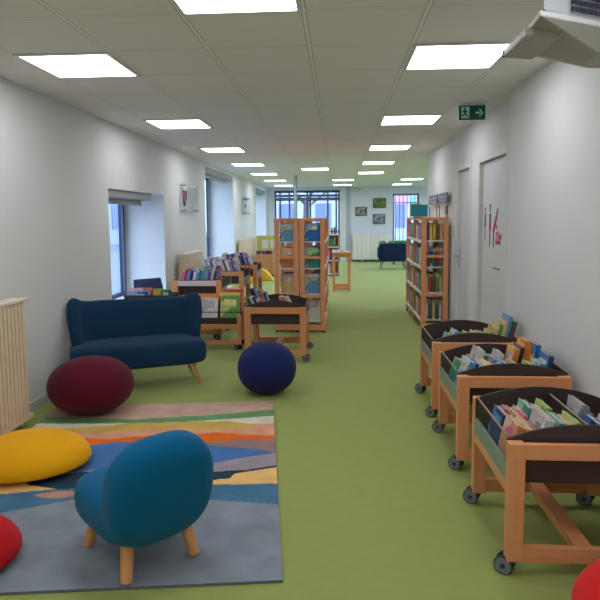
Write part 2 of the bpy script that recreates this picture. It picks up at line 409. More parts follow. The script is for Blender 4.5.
b.prism([(-.068, .060), (-.058, .052), (-.074, .032), (-.092, .030), (-.092, .040), (-.078, .042)], 'y', ya, yb)
b.prism([(-.078, .084), (-.092, .066), (-.086, .062), (-.072, .076)], 'y', ya, yb); b.prism([(-.052, .082), (-.034, .066), (-.038, .060), (-.056, .072)], 'y', ya, yb)
b.build('running_figure', GRN, t)

# ------------------------------------------------------------------ projector
t = thing('projector', 'white wall mounted projector high in the top right corner of the photo', 'projector', (.682, 2.12, 2.145))
PW = M('projector_white', (214, 216, 222), .45); PG = M('projector_grey', (170, 168, 160), .5)
FP = [(0, 0), (.30, .165), (.66, .34), (.66, .60), (.12, .50), (.03, .40)]
def slab(poly, z0, z1, sc0=1., c=(0, 0)):
    n = len(poly); lo = [(c[0]+(x-c[0])*sc0, c[1]+(y-c[1])*sc0, z0) for x, y in poly]; hi = [(x, y, z1) for x, y in poly]
    q = MB(); q.add(lo+hi, [(i, (i+1) % n, n+(i+1) % n, n+i) for i in range(n)]+[tuple(reversed(range(n))), tuple(range(n, 2*n))]); return q
slab(FP, 0, .018).build('seam_rim', M('projector_rim', (240, 240, 240), .4), t, bevel=.003)
slab([(.012, .012), (.30, .175), (.655, .345), (.655, .54), (.36, .44)], .018, .24).build('upper_housing', PW, t, bevel=.01)
slab(FP, -.075, 0, .46, (.52, .38)).build('lower_housing', PG, t, bevel=.004)
dd = Vector((.30, .165)).normalized(); b = MB()
for i in range(14):
    for j in range(7):
        p0 = Vector((.012, .006))+dd*(.13+i*.020); a = (p0.x, p0.y); e = p0+dd*.014; nn = Vector((dd.y, -dd.x))*.004
        z = .034+j*.024
        vs = [(a[0], a[1], z), (e.x, e.y, z), (e.x, e.y, z+.017), (a[0], a[1], z+.017)]; vs += [(x+nn.x, y+nn.y, zz) for x, y, zz in vs]
        b.add(vs, [(0,1,2,3), (7,6,5,4), (0,4,5,1), (1,5,6,2), (2,6,7,3), (3,7,4,0)])
b.build('vent_grille', M('vent_dark', (60, 62, 82), .5), t)
b = MB(); b.prism([(-.005, -.03), (.11, -.04), (.11, 0), (-.005, 0)], 'y', .12, .42); b.build('lens_hood', PG, t, bevel=.004)
b = MB(); b.box(-.012, -.005, .14, .40, -.027, -.004); b.build('mirror_window', M('pale_lens', (220, 222, 224), .3), t)
b = MB(); b.box(-.014, -.004, .405, .417, -.029, -.004); b.build('hood_edge', CASTD, t)
b = MB(); b.box(.655, .68, .36, .60, .02, .22); b.build('wall_arm', WHITEM, t)

# ------------------------------------------------------------------ rug
O = (-.523, 4.6); AV = Vector((.126, -.992)); BV = Vector((-.992, -.126))
C_ = {'pink': (206, 172, 154), 'green': (112, 158, 104), 'white': (226, 218, 198), 'olive': (212, 178, 98), 'peach': (228, 166, 134), 'orange': (232, 112, 40), 'mauve': (156, 128, 124), 'blue': (78, 122, 180), 'grey': (164, 152, 160), 'navy': (44, 66, 84), 'gold': (240, 196, 124), 'steel': (76, 122, 152), 'slate': (138, 148, 158), 'rust': (188, 142, 120)}
LN = [('pink', [(0, .204), (.2, .256), (.55, .313), (.66, .315), (1.0, .356), (1.39, .286), (1.58, .254), (1.7, .25)]),
('green', [(0, .359), (.53, .425), (.82, .44), (1.09, .429), (1.54, .40), (1.7, .38)]),
('white', [(0, .518), (.155, .521), (.32, .446), (.53, .435), (.83, .441), (1.0, .43), (1.2, .47), (1.41, .502), (1.7, .5)]),
('olive', [(0, .52), (.13, .523), (.16, .60), (.52, .61), (.62, .592), (.88, .571), (1.16, .61), (1.47, .594), (1.7, .6)]),
('peach', [(0, .765), (.2, .722), (.41, .668), (.5, .69), (.61, .665), (.86, .691), (1.1, .739), (1.27, .703), (1.7, .72)]),
('orange', [(0, .84), (.2, .817), (.49, .845), (.755, .811), (1.035, .79), (1.18, .831), (1.7, .83)]),
('mauve', [(0, 1.05), (.147, .98), (.4, .905), (.75, .815), (1.035, .79), (1.18, .831), (1.7, .83)]),
('blue', [(0, 1.052), (.19, 1.111), (.385, 1.184), (1.0, 1.2), (1.14, 1.245), (1.29, 1.2), (1.7, 1.2)]),
('grey', [(0, 1.24), (.185, 1.295), (.375, 1.3), (1.03, 1.243), (1.14, 1.246), (1.3, 1.3), (1.7, 1.3)]),
('navy', [(0, 1.268), (.141, 1.308), (.243, 1.341), (.266, 1.397), (.365, 1.412), (.43, 1.441), (1.2, 1.46), (1.25, 1.44), (1.36, 1.40), (1.4, 1.365), (1.56, 1.31), (1.7, 1.31)]),
('gold', [(0, 1.484), (.22, 1.478), (.37, 1.466), (.43, 1.441), (1.2, 1.46), (1.32, 1.472), (1.48, 1.498), (1.7, 1.5)]),
('steel', [(0, 1.726), (.355, 1.646), (1.05, 1.582), (1.39, 1.708), (1.7, 1.72)])]
def interp(pts, x):
    for (a, b), (c, d) in zip(pts, pts[1:]):
        if x <= c: return b+(d-b)*max(0, (x-a))/(c-a)
    return pts[-1][1]
NB, NS = 200, 280; RW, RL = 1.7, 2.36
vs, fs, cols = [], [], []
for j in range(NS+1):
    s_ = RL*j/NS
    for i in range(NB+1):
        b_ = RW*i/NB
        vs.append((O[0]+BV.x*b_+AV.x*s_, O[1]+BV.y*b_+AV.y*s_, .013))
        nm = 'slate'
        for k, pts in LN:
            if s_ < interp(pts, b_): nm = k; break
        if nm == 'steel' and 1.04 < b_ < 1.30 and abs(s_-1.525) < .04*(1-((b_-1.16)/.14)**2): nm = 'rust'
        cols.append((*lin(C_[nm]), 1))
for j in range(NS):
    for i in range(NB):
        a = j*(NB+1)+i; fs.append((a, a+1, a+NB+2, a+NB+1))
me = bpy.data.meshes.new('rug_pile'); me.from_pydata(vs, [], fs); me.update()
ca = me.color_attributes.new('pattern', 'FLOAT_COLOR', 'POINT')
ca.data.foreach_set('color', [q for c in cols for q in c])
mt = bpy.data.materials.new('rug_wool'); mt.use_nodes = True; nt = mt.node_tree; bb = nt.nodes['Principled BSDF']
bb.inputs['Roughness'].default_value = .95; bb.inputs['Specular IOR Level'].default_value = .1
at = nt.nodes.new('ShaderNodeAttribute'); at.attribute_name = 'pattern'
nz = nt.nodes.new('ShaderNodeTexNoise'); nz.inputs['Scale'].default_value = 7; nz.inputs['Detail'].default_value = 6
tc = nt.nodes.new('ShaderNodeTexCoord'); nt.links.new(tc.outputs['Object'], nz.inputs['Vector'])
mr = nt.nodes.new('ShaderNodeMapRange'); mr.inputs[1].default_value = .3; mr.inputs[2].default_value = .7; mr.inputs[3].default_value = .86; mr.inputs[4].default_value = 1.12
nt.links.new(nz.outputs['Fac'], mr.inputs[0])
vm = nt.nodes.new('ShaderNodeVectorMath'); vm.operation = 'SCALE'; nt.links.new(at.outputs['Color'], vm.inputs[0]); nt.links.new(mr.outputs[0], vm.inputs['Scale']); nt.links.new(vm.outputs[0], bb.inputs['Base Color'])
me.materials.append(mt)
rug = thing('rug', 'rectangular rug with wavy bands of orange, blue, gold and grey under the teal chair', 'rug', (0, 0, 0))
o = bpy.data.objects.new('pile', me); COL.objects.link(o); o.parent = rug
e = MB(); q = [Vector(O)+BV*x+AV*y for x, y in ((0, 0), (RW, 0), (RW, RL), (0, RL))]
e.prism([(a.x, a.y) for a in q], 'z', .0005, .0125); e.build('backing', M('rug_edge', (110, 118, 124), .9), rug)

# ------------------------------------------------------------------ upholstery helpers
def fabric(name, rgb, rough=.9):
    mt = M(name, rgb, rough, var=.10, scale=350, bump=.25, bscale=700, spec=.15, sheen=.08)
    return mt
def soften(o, voxel, it=8, fac=.5):
    r = o.modifiers.new('remesh', 'REMESH'); r.mode = 'VOXEL'; r.voxel_size = voxel; r.use_smooth_shade = True
    s = o.modifiers.new('smooth', 'SMOOTH'); s.iterations = it; s.factor = fac

# poufs
def pouf(name, label, loc, r, hz, mat, e=1., rz=0, tilt=0):
    b = MB(); b.ellipsoid((0, 0, hz), (r[0], r[1], hz), e, 56, 32)
    o = b.build(name, mat, smooth=True); o.location = loc; o.rotation_euler = (0, tilt, rz)
    return tag(o, label, 'pouf')
pouf('pouf', 'dark burgundy egg shaped pouf on the floor in front of the navy sofa', (-1.87, 4.28, .013), (.315, .29), .212, fabric('burgundy_felt', (92, 20, 40)), .95)
pouf('pouf', 'round navy blue ball pouf beside the small book trough in the aisle', (-.60, 4.86, 0), (.247, .24), .218, fabric('navy_felt', (30, 40, 96)), .95)
def pebble(name, label, loc, rx, ry, h, mat, rz):
    vs, fs = [], []; nu, nv = 56, 20; b = MB()
    for j in range(nv+1):
        ph = PI*j/nv - PI/2
        for i in range(nu):
            t = 2*PI*i/nu
            k = 1+.07*math.cos(t)+.05*math.cos(2*t+.6)
            z = math.sin(ph); zz = h*(.78*z if z > 0 else .22*z)+h*.22
            vs.append((rx*k*math.cos(ph)**.9*math.cos(t) if abs(ph) < PI/2-1e-6 else 0, ry*k*math.cos(ph)**.9*math.sin(t) if abs(ph) < PI/2-1e-6 else 0, zz))
    for j in range(nv):
        for i in range(nu): fs.append((j*nu+i, j*nu+(i+1) % nu, (j+1)*nu+(i+1) % nu, (j+1)*nu+i))
    b.add(vs, fs); o = b.build(name, mat, smooth=True); o.location = loc; o.rotation_euler = (0, 0, rz); return tag(o, label, 'floor cushion')
pebble('floor_cushion', 'yellow pebble shaped floor cushion on the left of the rug', (-1.80, 3.28, .013), .335, .31, .205, fabric('yellow_felt', (255, 176, 16)), R(200))
pebble('floor_cushion', 'red pebble floor cushion cut off by the left edge of the photo', (-1.665, 2.28, .013), .27, .28, .19, fabric('red_felt', (196, 16, 30)), R(30))
pouf('pouf', 'bright red pouf in the bottom right corner of the photo, before the nearest trough', (1.05, 1.86, 0), (.28, .27), .172, fabric('red_felt_bright', (222, 36, 36)), 1)

# ------------------------------------------------------------------ small teal chair
t = thing('lounge_chair', 'small teal upholstered chair on short wooden legs standing on the rug', 'chair', (-.872, 2.44, .019), 0)
TEAL = fabric('teal_wool', (0, 99, 144))
# local: +x is towards the front of the chair
ang = R(135)
b = MB()
b.ellipsoid((.0, 0, .24), (.265, .23, .105), .5, 40, 24, ez=.55)
Tt = Matrix.Translation((-.165, 0, .15)) @ Matrix.Rotation(R(-9), 4, 'Y')
b.ellipsoid((0, 0, .205), (.105, .235, .232), .62, 40, 24, T=Tt, ez=.78)
o = b.build('upholstered_shell', TEAL, t, smooth=True); soften(o, .012, 14)
t.rotation_euler = (0, 0, ang)
for (x, y) in ((-.17, -.14), (-.17, .14), (.17, -.14), (.17, .14)):
    l = MB(); l.cyl((x*.88, y*.9, .17), (x*1.12, y*1.12, 0.0), .029, .024, 20); l.build('leg', WLEG, t, bevel=.004)
b = MB(); b.box(-.19, -.16, -.256, -.238, .30, .325); b.build('fabric_tab', M('tab_black', (15, 18, 22), .7), t)

# ------------------------------------------------------------------ navy sofa
NAVY = fabric('navy_wool', (24, 60, 90))
def sofa(label, loc, rz, W=1.16, D=.56, mat=NAVY, name='sofa', HT=.80):
    t = thing(name, label, 'sofa', loc, rz)
    hw, hd = W/2, D/2
    # seat
    b = MB(); b.ellipsoid((0, -.02, .305), (hw, hd-.02, .115), .22, 64, 24, ez=.35)
    o = b.build('seat', mat, t, smooth=True); soften(o, .014, 8)
    # wrapped back with wings: sweep along a U-shaped plan
    path = []
    for k in range(33):
        s_ = k/32; a = PI*(s_)
        ex = .45
        x = (hw-.03)*math.copysign(abs(math.cos(a))**ex, math.cos(a)); y = -.02+(hd-.02)*abs(math.sin(a))**.62
        path.append((x, y))
    vs, fs = [], []; n = 12; L = len(path)
    for k, (x, y) in enumerate(path):
        a = path[max(0, k-1)]; c = path[min(L-1, k+1)]; d = Vector((c[0]-a[0], c[1]-a[1])).normalized(); nrm = Vector((d.y, -d.x))  # outwards
        s_ = abs(2*k/(L-1)-1)      # 1 at wing tips, 0 mid back
        top = HT-.035+.045*math.exp(-((s_-.66)/.16)**2) - (.30*max(0, (s_-.82)/.18)**1.6)
        th = .055 if s_ < .9 else .055*(1-.35*(s_-.9)/.1)
        for i in range(n):
            q = i/n*2*PI
            cx = math.copysign(abs(math.cos(q))**.6, math.cos(q))*th; cz = math.copysign(abs(math.sin(q))**.45, math.sin(q))
            z = (top+.22)/2+cz*(top-.22)/2
            lean = .06*((z-.22)/.6)
            vs.append((x+nrm.x*(cx+lean*1.5-.06), y+nrm.y*(cx+lean-.05), z))
    for k in range(L-1):
        for i in range(n): fs.append((k*n+i, k*n+(i+1) % n, (k+1)*n+(i+1) % n, (k+1)*n+i))
    fs.append(tuple(range(n))); fs.append(tuple(reversed(range((L-1)*n, L*n))))
    b = MB(); b.add(vs, fs); o = b.build('backrest', mat, t, smooth=True); soften(o, .016, 6)
    for (x, y) in ((-hw+.12, -hd+.12), (hw-.12, -hd+.12), (-hw+.14, hd-.14), (hw-.14, hd-.14)):
        l = MB(); l.cyl((x, y, .21), (x+math.copysign(.075, x), y+math.copysign(.03, y), 0), .02, .012, 14); l.build('leg', WLEG, t)
    return t
sofa('dark navy two seat sofa with winged back and wooden legs by the left wall', (-1.762, 5.05, 0), R(24), W=1.14, D=.50, HT=.79)
dk = fabric('far_navy_wool', (24, 40, 70))
t = thing('sofa', 'dark navy sofa seen from behind at the far end near the barred window', 'sofa', (1.55, 16.85, 0), 0)
b = MB(); b.ellipsoid((0, -.2, .5), (.42, .07, .25), .3, 40, 16, ez=.4); o = b.build('backrest', dk, t, smooth=True)
b = MB(); b.ellipsoid((0, .12, .34), (.40, .36, .11), .3, 40, 16, ez=.4); o = b.build('seat', dk, t, smooth=True)
for s_ in (-1, 1):
    b = MB(); b.ellipsoid((s_*.38, .1, .46), (.05, .36, .16), .4, 30, 16, ez=.4); b.build('armrest', dk, t, smooth=True)
for x in (-.32, .32):
    for y in (-.16, .36):
        b = MB(); b.cyl((x*.9, y, .26), (x*1.1, y, 0), .014, .010, 10); b.build('leg', CASTD, t)
GC = fabric('green_cushion', (70, 130, 50))
for (x, y, z, w_, lb) in ((1.27, 17.02, .50, .12, 'pale green cushion standing upright on the far navy sofa, left one'), (1.52, 17.0, .50, .12, 'pale green cushion on the far navy sofa, right one')):
    b = MB(); b.ellipsoid((0, 0, .16), (.12, .05, .19), .6, 24, 14, ez=.6); o = b.build('cushion', M('sage_cushion', (100, 140, 104), .9), smooth=True); o.location = (x, y, .452); tag(o, lb, 'cushion')
t = thing('armchair', 'bright green armchair beyond the far navy sofa under the barred window', 'armchair', (1.95, 18.6, 0), 0)
b = MB(); b.ellipsoid((0, .0, .30), (.30, .28, .12), .3, 30, 16, ez=.4); b.build('seat', GC, t, smooth=True)
b = MB(); b.ellipsoid((0, -.22, .50), (.32, .07, .26), .3, 30, 16, ez=.4); b.build('backrest', GC, t, smooth=True)
for x in (-.22, .22):
    for y in (-.18, .2):
        b = MB(); b.cyl((x, y, .2), (x, y, 0), .014, n=10); b.build('leg', CASTD, t)

# ------------------------------------------------------------------ book trough on casters
def arch(x, hw, base, rise): return base+rise*(1-(x/hw)**2)
def caster(parent, x, y, az):
    c = MB(); c.cyl((x, y, .045), (x, y, .07), .012); c.cyl((x, y, .055), (x-.03*math.sin(az), y+.03*math.cos(az), .042), .014)
    o = c.build('caster', CASTD, parent)
    d = Vector((math.cos(az), math.sin(az), 0)); p = Vector((x-.034*math.sin(az), y+.034*math.cos(az), .038))
    for s_ in (-1, 1):
        wq = MB(); wq.cyl(p+d*s_*.012, p+d*s_*.028, .038, n=28, mi=1); wq.cyl(p+d*s_*.028, p+d*s_*.030, .034, n=24, mi=0); wq.cyl(p+d*s_*.030, p+d*s_*.033, .010, n=12, mi=1)
        wq.build('wheel', [CAST, CASTD], o)
    return o
def trough(label, loc, W=.65, D=.66, top=.56, div=(0.0,), az=(.9, .4, 2.2, 1.2), name='book_trough', rail=None, group='wheeled book troughs', rise=.062):
    """W along x, D along y; origin at floor centre."""
    t = thing(name, label, 'book trough', loc, 0, group)
    hw, hd = W/2, D/2; L = .065; l2 = .052; z0 = .064; k = 0
    rl = rail or WX
    for sx in (-1, 1):
        for sy in (-1, 1):
            b = MB(); x0, x1 = (-hw, -hw+L) if sx < 0 else (hw-L, hw); y0, y1 = (-hd, -hd+l2) if sy < 0 else (hd-l2, hd)
            b.box(x0, x1, y0, y1, z0, top); b.build('leg', WZ, t, bevel=.003)
            caster(t, (x0+x1)/2, (y0+y1)/2, az[k]); k += 1
    for sy in (-1, 1):
        y0, y1 = (-hd, -hd+.03) if sy < 0 else (hd-.03, hd)
        b = MB(); b.box(-hw+L, hw-L, y0, y1, top-.064, top); b.build('top_rail', rl, t, bevel=.003)
        b = MB(); b.box(-hw+L, hw-L, y0, y1, z0, z0+.065); b.build('low_rail', WX, t, bevel=.003)
    b = MB(); b.box(-.035, .035, -hd+.03, hd-.03, z0+.02, z0+.06); b.build('cross_bar', WY, t, bevel=.003)
    zf = top-.18
    for sy in (-1, 1):      # arched panels behind the rails
        y0, y1 = (-hd+.053, -hd+.063) if sy < 0 else (hd-.063, hd-.053)
        n = 24; hwp = hw-.004
        pts = [(-hwp, zf), (hwp, zf)]+[(hwp-2*hwp*i/n, arch(hwp-2*hwp*i/n, hwp, top+.004, rise)) for i in range(n+1)]
        b = MB(); b.prism(pts, 'y', y0, y1); b.build('arched_panel', HPL, t)
    for sx in (-1, 1):
        x0 = -hw+.004 if sx < 0 else hw-.010
        b = MB(); b.box(x0, x0+.006, -hd+.064, hd-.064, top-.095, top+.012); b.build('acrylic_end' if sx < 0 or name != 'book_trough' else 'solid_end', ACR if sx < 0 or name != 'book_trough' else HPL, t)
        b = MB(); b.box(x0-.001, x0+.007, -hd+.064, hd-.064, top+.012, top+.016); b.build('end_edge_strip', HPLE, t)
        b = MB(); b.box(x0-.003, x0+.009, -hd+l2, hd-l2, top-.172, top-.095); b.build('sage_end_panel', SAGE, t)
        b = MB(); x0 = -hw+.002 if sx < 0 else hw-.03
        b.box(x0, x0+.028, -hd+l2, hd-l2, top-.222, top-.172); b.build('side_rail', WY, t, bevel=.002)
    b = MB(); b.box(-hw+.016, hw-.016, -hd+.064, hd-.064, zf, zf+.01); b.build('trough_floor', HPL, t)
    for x in div:
        b = MB(); b.box(x-.004, x+.004, -hd+.065, hd-.065, zf+.011, top+.03); b.build('divider', HPL, t)
        b = MB(); b.box(x-.005, x+.005, -hd+.065, hd-.065, top+.03, top+.034); b.build('divider_edge', HPLE, t)
    return t

# ------------------------------------------------------------------ books
def cover_mat(name, c1, c2, c3):
    mt = bpy.data.materials.new('cover_'+name); mt.use_nodes = True; nt = mt.node_tree; b = nt.nodes['Principled BSDF']
    b.inputs['Roughness'].default_value = .4
    tc = nt.nodes.new('ShaderNodeTexCoord'); v = nt.nodes.new('ShaderNodeTexVoronoi'); v.inputs['Scale'].default_value = 16
    n = nt.nodes.new('ShaderNodeTexNoise'); n.inputs['Scale'].default_value = 9
    nt.links.new(tc.outputs['Object'], v.inputs['Vector']); nt.links.new(tc.outputs['Object'], n.inputs['Vector'])
    sp_ = nt.nodes.new('ShaderNodeSeparateColor'); nt.links.new(v.outputs['Color'], sp_.inputs[0])
    def thr(sock, val):
        a = nt.nodes.new('ShaderNodeMath'); a.operation = 'GREATER_THAN'; a.inputs[1].default_value = val; nt.links.new(sock, a.inputs[0]); return a.outputs[0]
    m1 = nt.nodes.new('ShaderNodeMix'); m1.data_type = 'RGBA'; m1.inputs['A'].default_value = (*lin(c1), 1); m1.inputs['B'].default_value = (*lin(c2), 1)
    nt.links.new(thr(sp_.outputs[0], .74), m1.inputs['Factor'])
    m2 = nt.nodes.new('ShaderNodeMix'); m2.data_type = 'RGBA'; m2.inputs['B'].default_value = (*lin(c3), 1)
    nt.links.new(m1.outputs['Result'], m2.inputs['A']); nt.links.new(thr(n.outputs['Fac'], .62), m2.inputs['Factor'])
    nt.links.new(m2.outputs['Result'], b.inputs['Base Color'])
    MATS['cover_'+name] = mt; return mt
PAL = {
 'light blue': ((96, 158, 200), (190, 215, 225), (60, 110, 160)), 'dark blue': ((36, 62, 120), (80, 120, 180), (200, 200, 210)),
 'bright blue': ((24, 116, 196), (140, 190, 230), (14, 70, 150)), 'white': ((222, 220, 214), (190, 180, 190), (150, 160, 190)),
 'cream': ((222, 190, 138), (200, 160, 110), (232, 216, 180)), 'peach': ((222, 150, 112), (232, 190, 160), (190, 100, 74)),
 'orange': ((226, 136, 56), (240, 190, 100), (180, 80, 40)), 'yellow': ((230, 196, 70), (240, 224, 150), (190, 120, 40)),
 'green': ((98, 158, 72), (190, 206, 120), (50, 100, 60)), 'dark green': ((36, 92, 70), (120, 160, 110), (20, 50, 40)),
 'teal': ((44, 140, 132), (140, 196, 180), (24, 80, 90)), 'red': ((190, 44, 48), (220, 140, 120), (120, 20, 30)),
 'pink': ((220, 110, 150), (240, 190, 205), (180, 50, 100)), 'purple': ((110, 84, 160), (170, 150, 200), (60, 40, 100)),
 'lilac': ((170, 160, 200), (215, 210, 228), (110, 90, 150)), 'brown': ((120, 80, 60), (160, 120, 90), (70, 45, 35)),
 'grey': ((140, 142, 146), (190, 190, 190), (90, 90, 100)), 'black': ((40, 38, 44), (110, 90, 80), (20, 20, 24)),
}
CM = {k: cover_mat(k.replace(' ', '_'), *v) for k, v in PAL.items()}
BMESH = {}
def q_(v): return round(v*200)/200
def book(color, label, loc, rot, t_, w_, h_, group=None, parts=True, spine=-1, cat='book'):
    """thickness on x, width on y, height on z, origin at bottom centre; spine towards -y."""
    t_, w_, h_ = q_(t_), q_(w_), q_(h_); key = (color, t_, w_, h_, parts)
    if key not in BMESH:
        c = MB(); k = .004
        c.box(-t_/2, -t_/2+k, -w_/2, w_/2, 0, h_); c.box(t_/2-k, t_/2, -w_/2, w_/2, 0, h_); c.box(-t_/2+k, t_/2-k, -w_/2, -w_/2+k, 0, h_)
        # title panel on both covers
        if parts:
            for s_ in (-1, 1):
                x = s_*t_/2; c.box(min(x, x+s_*.0006), max(x, x+s_*.0006), -w_*.33, w_*.33, h_*.66, h_*.86, 2)
        else: c.box(-t_/2+k, t_/2-k, -w_/2+k, w_/2-.004, .003, h_-.004, 1)
        o = c.build('book', [CM[color], PAGES, CM[{'white': 'grey', 'green': 'yellow', 'light blue': 'cream', 'dark blue': 'light blue', 'peach': 'pink', 'teal': 'green'}.get(color, 'white')]])
        BMESH[key] = (o.data, None)
        if parts:
            p = MB(); p.box(-t_/2+k, t_/2-k, -w_/2+k, w_/2-.004, .003, h_-.004); po = p.build('pages', PAGES)
            BMESH[key] = (o.data, po.data); bpy.data.objects.remove(po)
        bpy.data.objects.remove(o)
    cm, pm = BMESH[key]
    o = bpy.data.objects.new('book', cm); COL.objects.link(o); o.location = loc; o.rotation_euler = rot
    tag(o, label, cat, group)
    if pm is not None:
        p = bpy.data.objects.new('pages', pm); COL.objects.link(p); p.parent = o
    return o
ORDN = ['first', 'second', 'third', 'fourth', 'fifth', 'sixth', 'seventh', 'eighth', 'ninth', 'tenth', 'eleventh', 'twelfth', 'thirteenth', 'fourteenth', 'fifteenth', 'sixteenth']
def run(x, y, zf, tilt, items, where, group, yj=.01, start=0, parts=True, total=None, w_=None):
    """lean a run of books inside a trough; items = (colour, thickness, height)"""
    th = R(tilt)
    for i, it in enumerate(items):
        col, t_, h_ = it[:3]; t_, h_ = q_(t_), q_(h_); wd = w_ or .16; step = t_/math.cos(th)
        x += step/2
        dz = abs(math.sin(th))*t_/2
        oy = it[3] if len(it) > 3 else random.uniform(-yj, yj)
        # base centre such that the lower edge touches the trough floor
        book(col, '%s book, %s from the left in %s' % (col, ORDN[start+i], where), (x, y+oy, zf+dz+.001), (0, th, 0), t_, wd, h_, group, parts)
        x += step/2+.0025
    return x

# right-hand troughs
TR1 = trough('nearest wheeled beech book trough by the right wall, cut by the frame edge', (1.002, 2.675, 0), W=.635, div=(.045,), az=(1.05, 1.1, -1.2, 1.0))
TR2 = trough('middle of the three wheeled beech book troughs along the right wall', (1.002, 3.69, 0), W=.635, div=(), az=(1.0, 1.15, 1.2, 1.7))
TR3 = trough('farthest of the three wheeled beech book troughs along the right wall', (1.002, 4.61, 0), W=.635, div=(), az=(1.1, .9, 1.2, 1.8))
ZF = .391
W1 = 'the nearest right trough'; G1 = 'books in the nearest right trough'
FR = 'front row, nearest right trough'
run(.705, 2.56, ZF, 14, [('peach', .02, .20), ('orange', .02, .19), ('peach', .035, .18), ('brown', .02, .175), ('white', .04, .225), ('lilac', .015, .17), ('teal', .03, .215), ('peach', .03, .205), ('green', .02, .22)], FR, G1, w_=.17)
run(.72, 2.775, ZF, 12, [('dark blue', .03, .17), ('red', .02, .175), ('cream', .03, .165), ('pink', .02, .17), ('teal', .03, .20), ('yellow', .02, .17), ('lilac', .02, .18), ('green', .02, .205)], 'back row, nearest right trough', G1, w_=.17)
run(1.065, 2.56, ZF, 8, [('dark blue', .03, .20), ('light blue', .025, .185), ('pink', .035, .20), ('pink', .03, .19)], 'front row past the divider, nearest right trough', G1, w_=.17)
run(1.07, 2.775, ZF, 8, [('grey', .02, .225), ('grey', .02, .21), ('dark blue', .02, .18)], 'back row past the divider, nearest right trough', G1, w_=.17)
G2 = 'books in the middle right trough'
run(.70, 3.585, ZF, 20, [('light blue', .035, .225), ('dark blue', .015, .22), ('white', .02, .21), ('white', .02, .205), ('yellow', .02, .215), ('peach', .035, .20), ('brown', .02, .185), ('bright blue', .02, .185), ('bright blue', .04, .205), ('cream', .02, .215), ('white', .02, .205)], 'front row of the middle right trough', G2, w_=.17)
run(.71, 3.795, ZF, 18, [('teal', .02, .17), ('grey', .02, .16), ('peach', .02, .18), ('cream', .02, .19), ('white', .04, .245), ('teal', .03, .215), ('light blue', .03, .18), ('lilac', .02, .19), ('white', .03, .225)], 'back row of the middle right trough', G2, w_=.17)
run(1.095, 3.585, ZF, 10, [('green', .03, .20), ('orange', .02, .18), ('light blue', .04, .21), ('dark blue', .03, .255)], 'right front cluster, middle right trough', G2, w_=.17)
run(1.06, 3.795, ZF, 10, [('orange', .03, .25), ('black', .02, .265), ('orange', .04, .30), ('yellow', .02, .22), ('bright blue', .03, .28)], 'right back cluster, middle right trough', G2, w_=.17)
G3 = 'books in the farthest right trough'
run(.75, 4.54, ZF, 24, [('teal', .03, .195), ('light blue', .04, .225)], 'front row of the farthest right trough', G3, w_=.17)
run(.895, 4.54, ZF, 20, [('green', .03, .205)], 'front row of the farthest right trough', G3, start=2, w_=.17)
run(.985, 4.54, ZF, 10, [('yellow', .04, .205), ('purple', .045, .20)], 'front row of the farthest right trough', G3, start=3, w_=.17)
run(1.08, 4.54, ZF, 15, [('green', .02, .22), ('cream', .03, .245), ('green', .025, .275), ('cream', .02, .30), ('light blue', .025, .34), ('dark green', .015, .31), ('brown', .02, .30)], 'front row of the farthest right trough', G3, start=5, yj=.012, w_=.20)

# trough in the aisle, left of it
TL = trough('small wheeled beech book trough left of the aisle behind the navy ball pouf', (-.645, 6.27, 0), W=.635, D=.66, div=(), az=(1.9, 1.5, -1.5, -1.3))
WL_ = 'the small aisle trough'; GL_ = 'books in the left aisle trough'
run(-.84, 6.14, ZF, -26, [('dark green', .03, .27), ('white', .02, .28), ('dark blue', .03, .28), ('white', .02, .26), ('red', .02, .245), ('teal', .03, .23)], 'front row of the small aisle trough', GL_)
run(-.50, 6.14, ZF, -26, [('peach', .03, .285), ('grey', .02, .28), ('cream', .03, .28)], 'front row of the small aisle trough', GL_, start=6)
run(-.85, 6.36, ZF, -20, [('dark blue', .02, .33), ('black', .03, .34), ('lilac', .02, .33), ('green', .03, .32), ('pink', .02, .31), ('dark blue', .02, .29)], 'back row of the small aisle trough', 'back row books in the left aisle trough')

# tall troughs on the left
PALE = M('window_lit_rail', (226, 206, 204), .5)  # window daylight on the front rail, put into its colour
BLK = M('shelf_brace_black', (30, 30, 34), .5)
TH = ('tall wheeled book trough with a window-lit front rail behind the navy sofa', 'tall wheeled book trough full of pale comics in front of the tall middle window', 'farther tall wheeled book trough of comics, the back one of the row')
for i, (xc, yc2, W_, rl) in enumerate(((-1.71, 7.36, .60, PALE), (-1.66, 8.60, .64, WX), (-1.62, 9.70, .64, WX))):
    trough(TH[i], (xc, yc2, 0), W=W_, D=.66, top=.72, div=(), rail=rl, rise=.004, name='tall_book_trough', group='tall wheeled book troughs')
    where = ['tall trough behind the sofa', 'first tall comics trough', 'farther tall comics trough'][i]
    pal = [['pink', 'red', 'light blue', 'dark blue', 'white', 'light blue', 'teal', 'grey', 'light blue', 'purple', 'cream', 'dark blue'],
           ['white', 'lilac', 'white', 'purple', 'white', 'lilac', 'white', 'white', 'brown', 'white', 'lilac', 'purple'],
           ['white', 'lilac', 'white', 'purple', 'white', 'dark blue', 'lilac', 'white', 'purple', 'dark blue', 'lilac', 'purple']][i]
    for row, (yo, hh_) in enumerate(((-.16, (.29, .33, .33)[i]), (.08, (.31, .35, .35)[i]))):
        k = 12; p2 = pal[row:]+pal[:row]
        run(xc-(.20 if i else .26), yc2+yo, .551, -18 if i else 12, [(p2[j], .04 if j % 3 == 0 else .03, hh_+random.choice((-.02, 0, .015))) for j in range(k)], ('front of the ' if row == 0 else 'back of the ')+where, 'books in the tall left troughs')

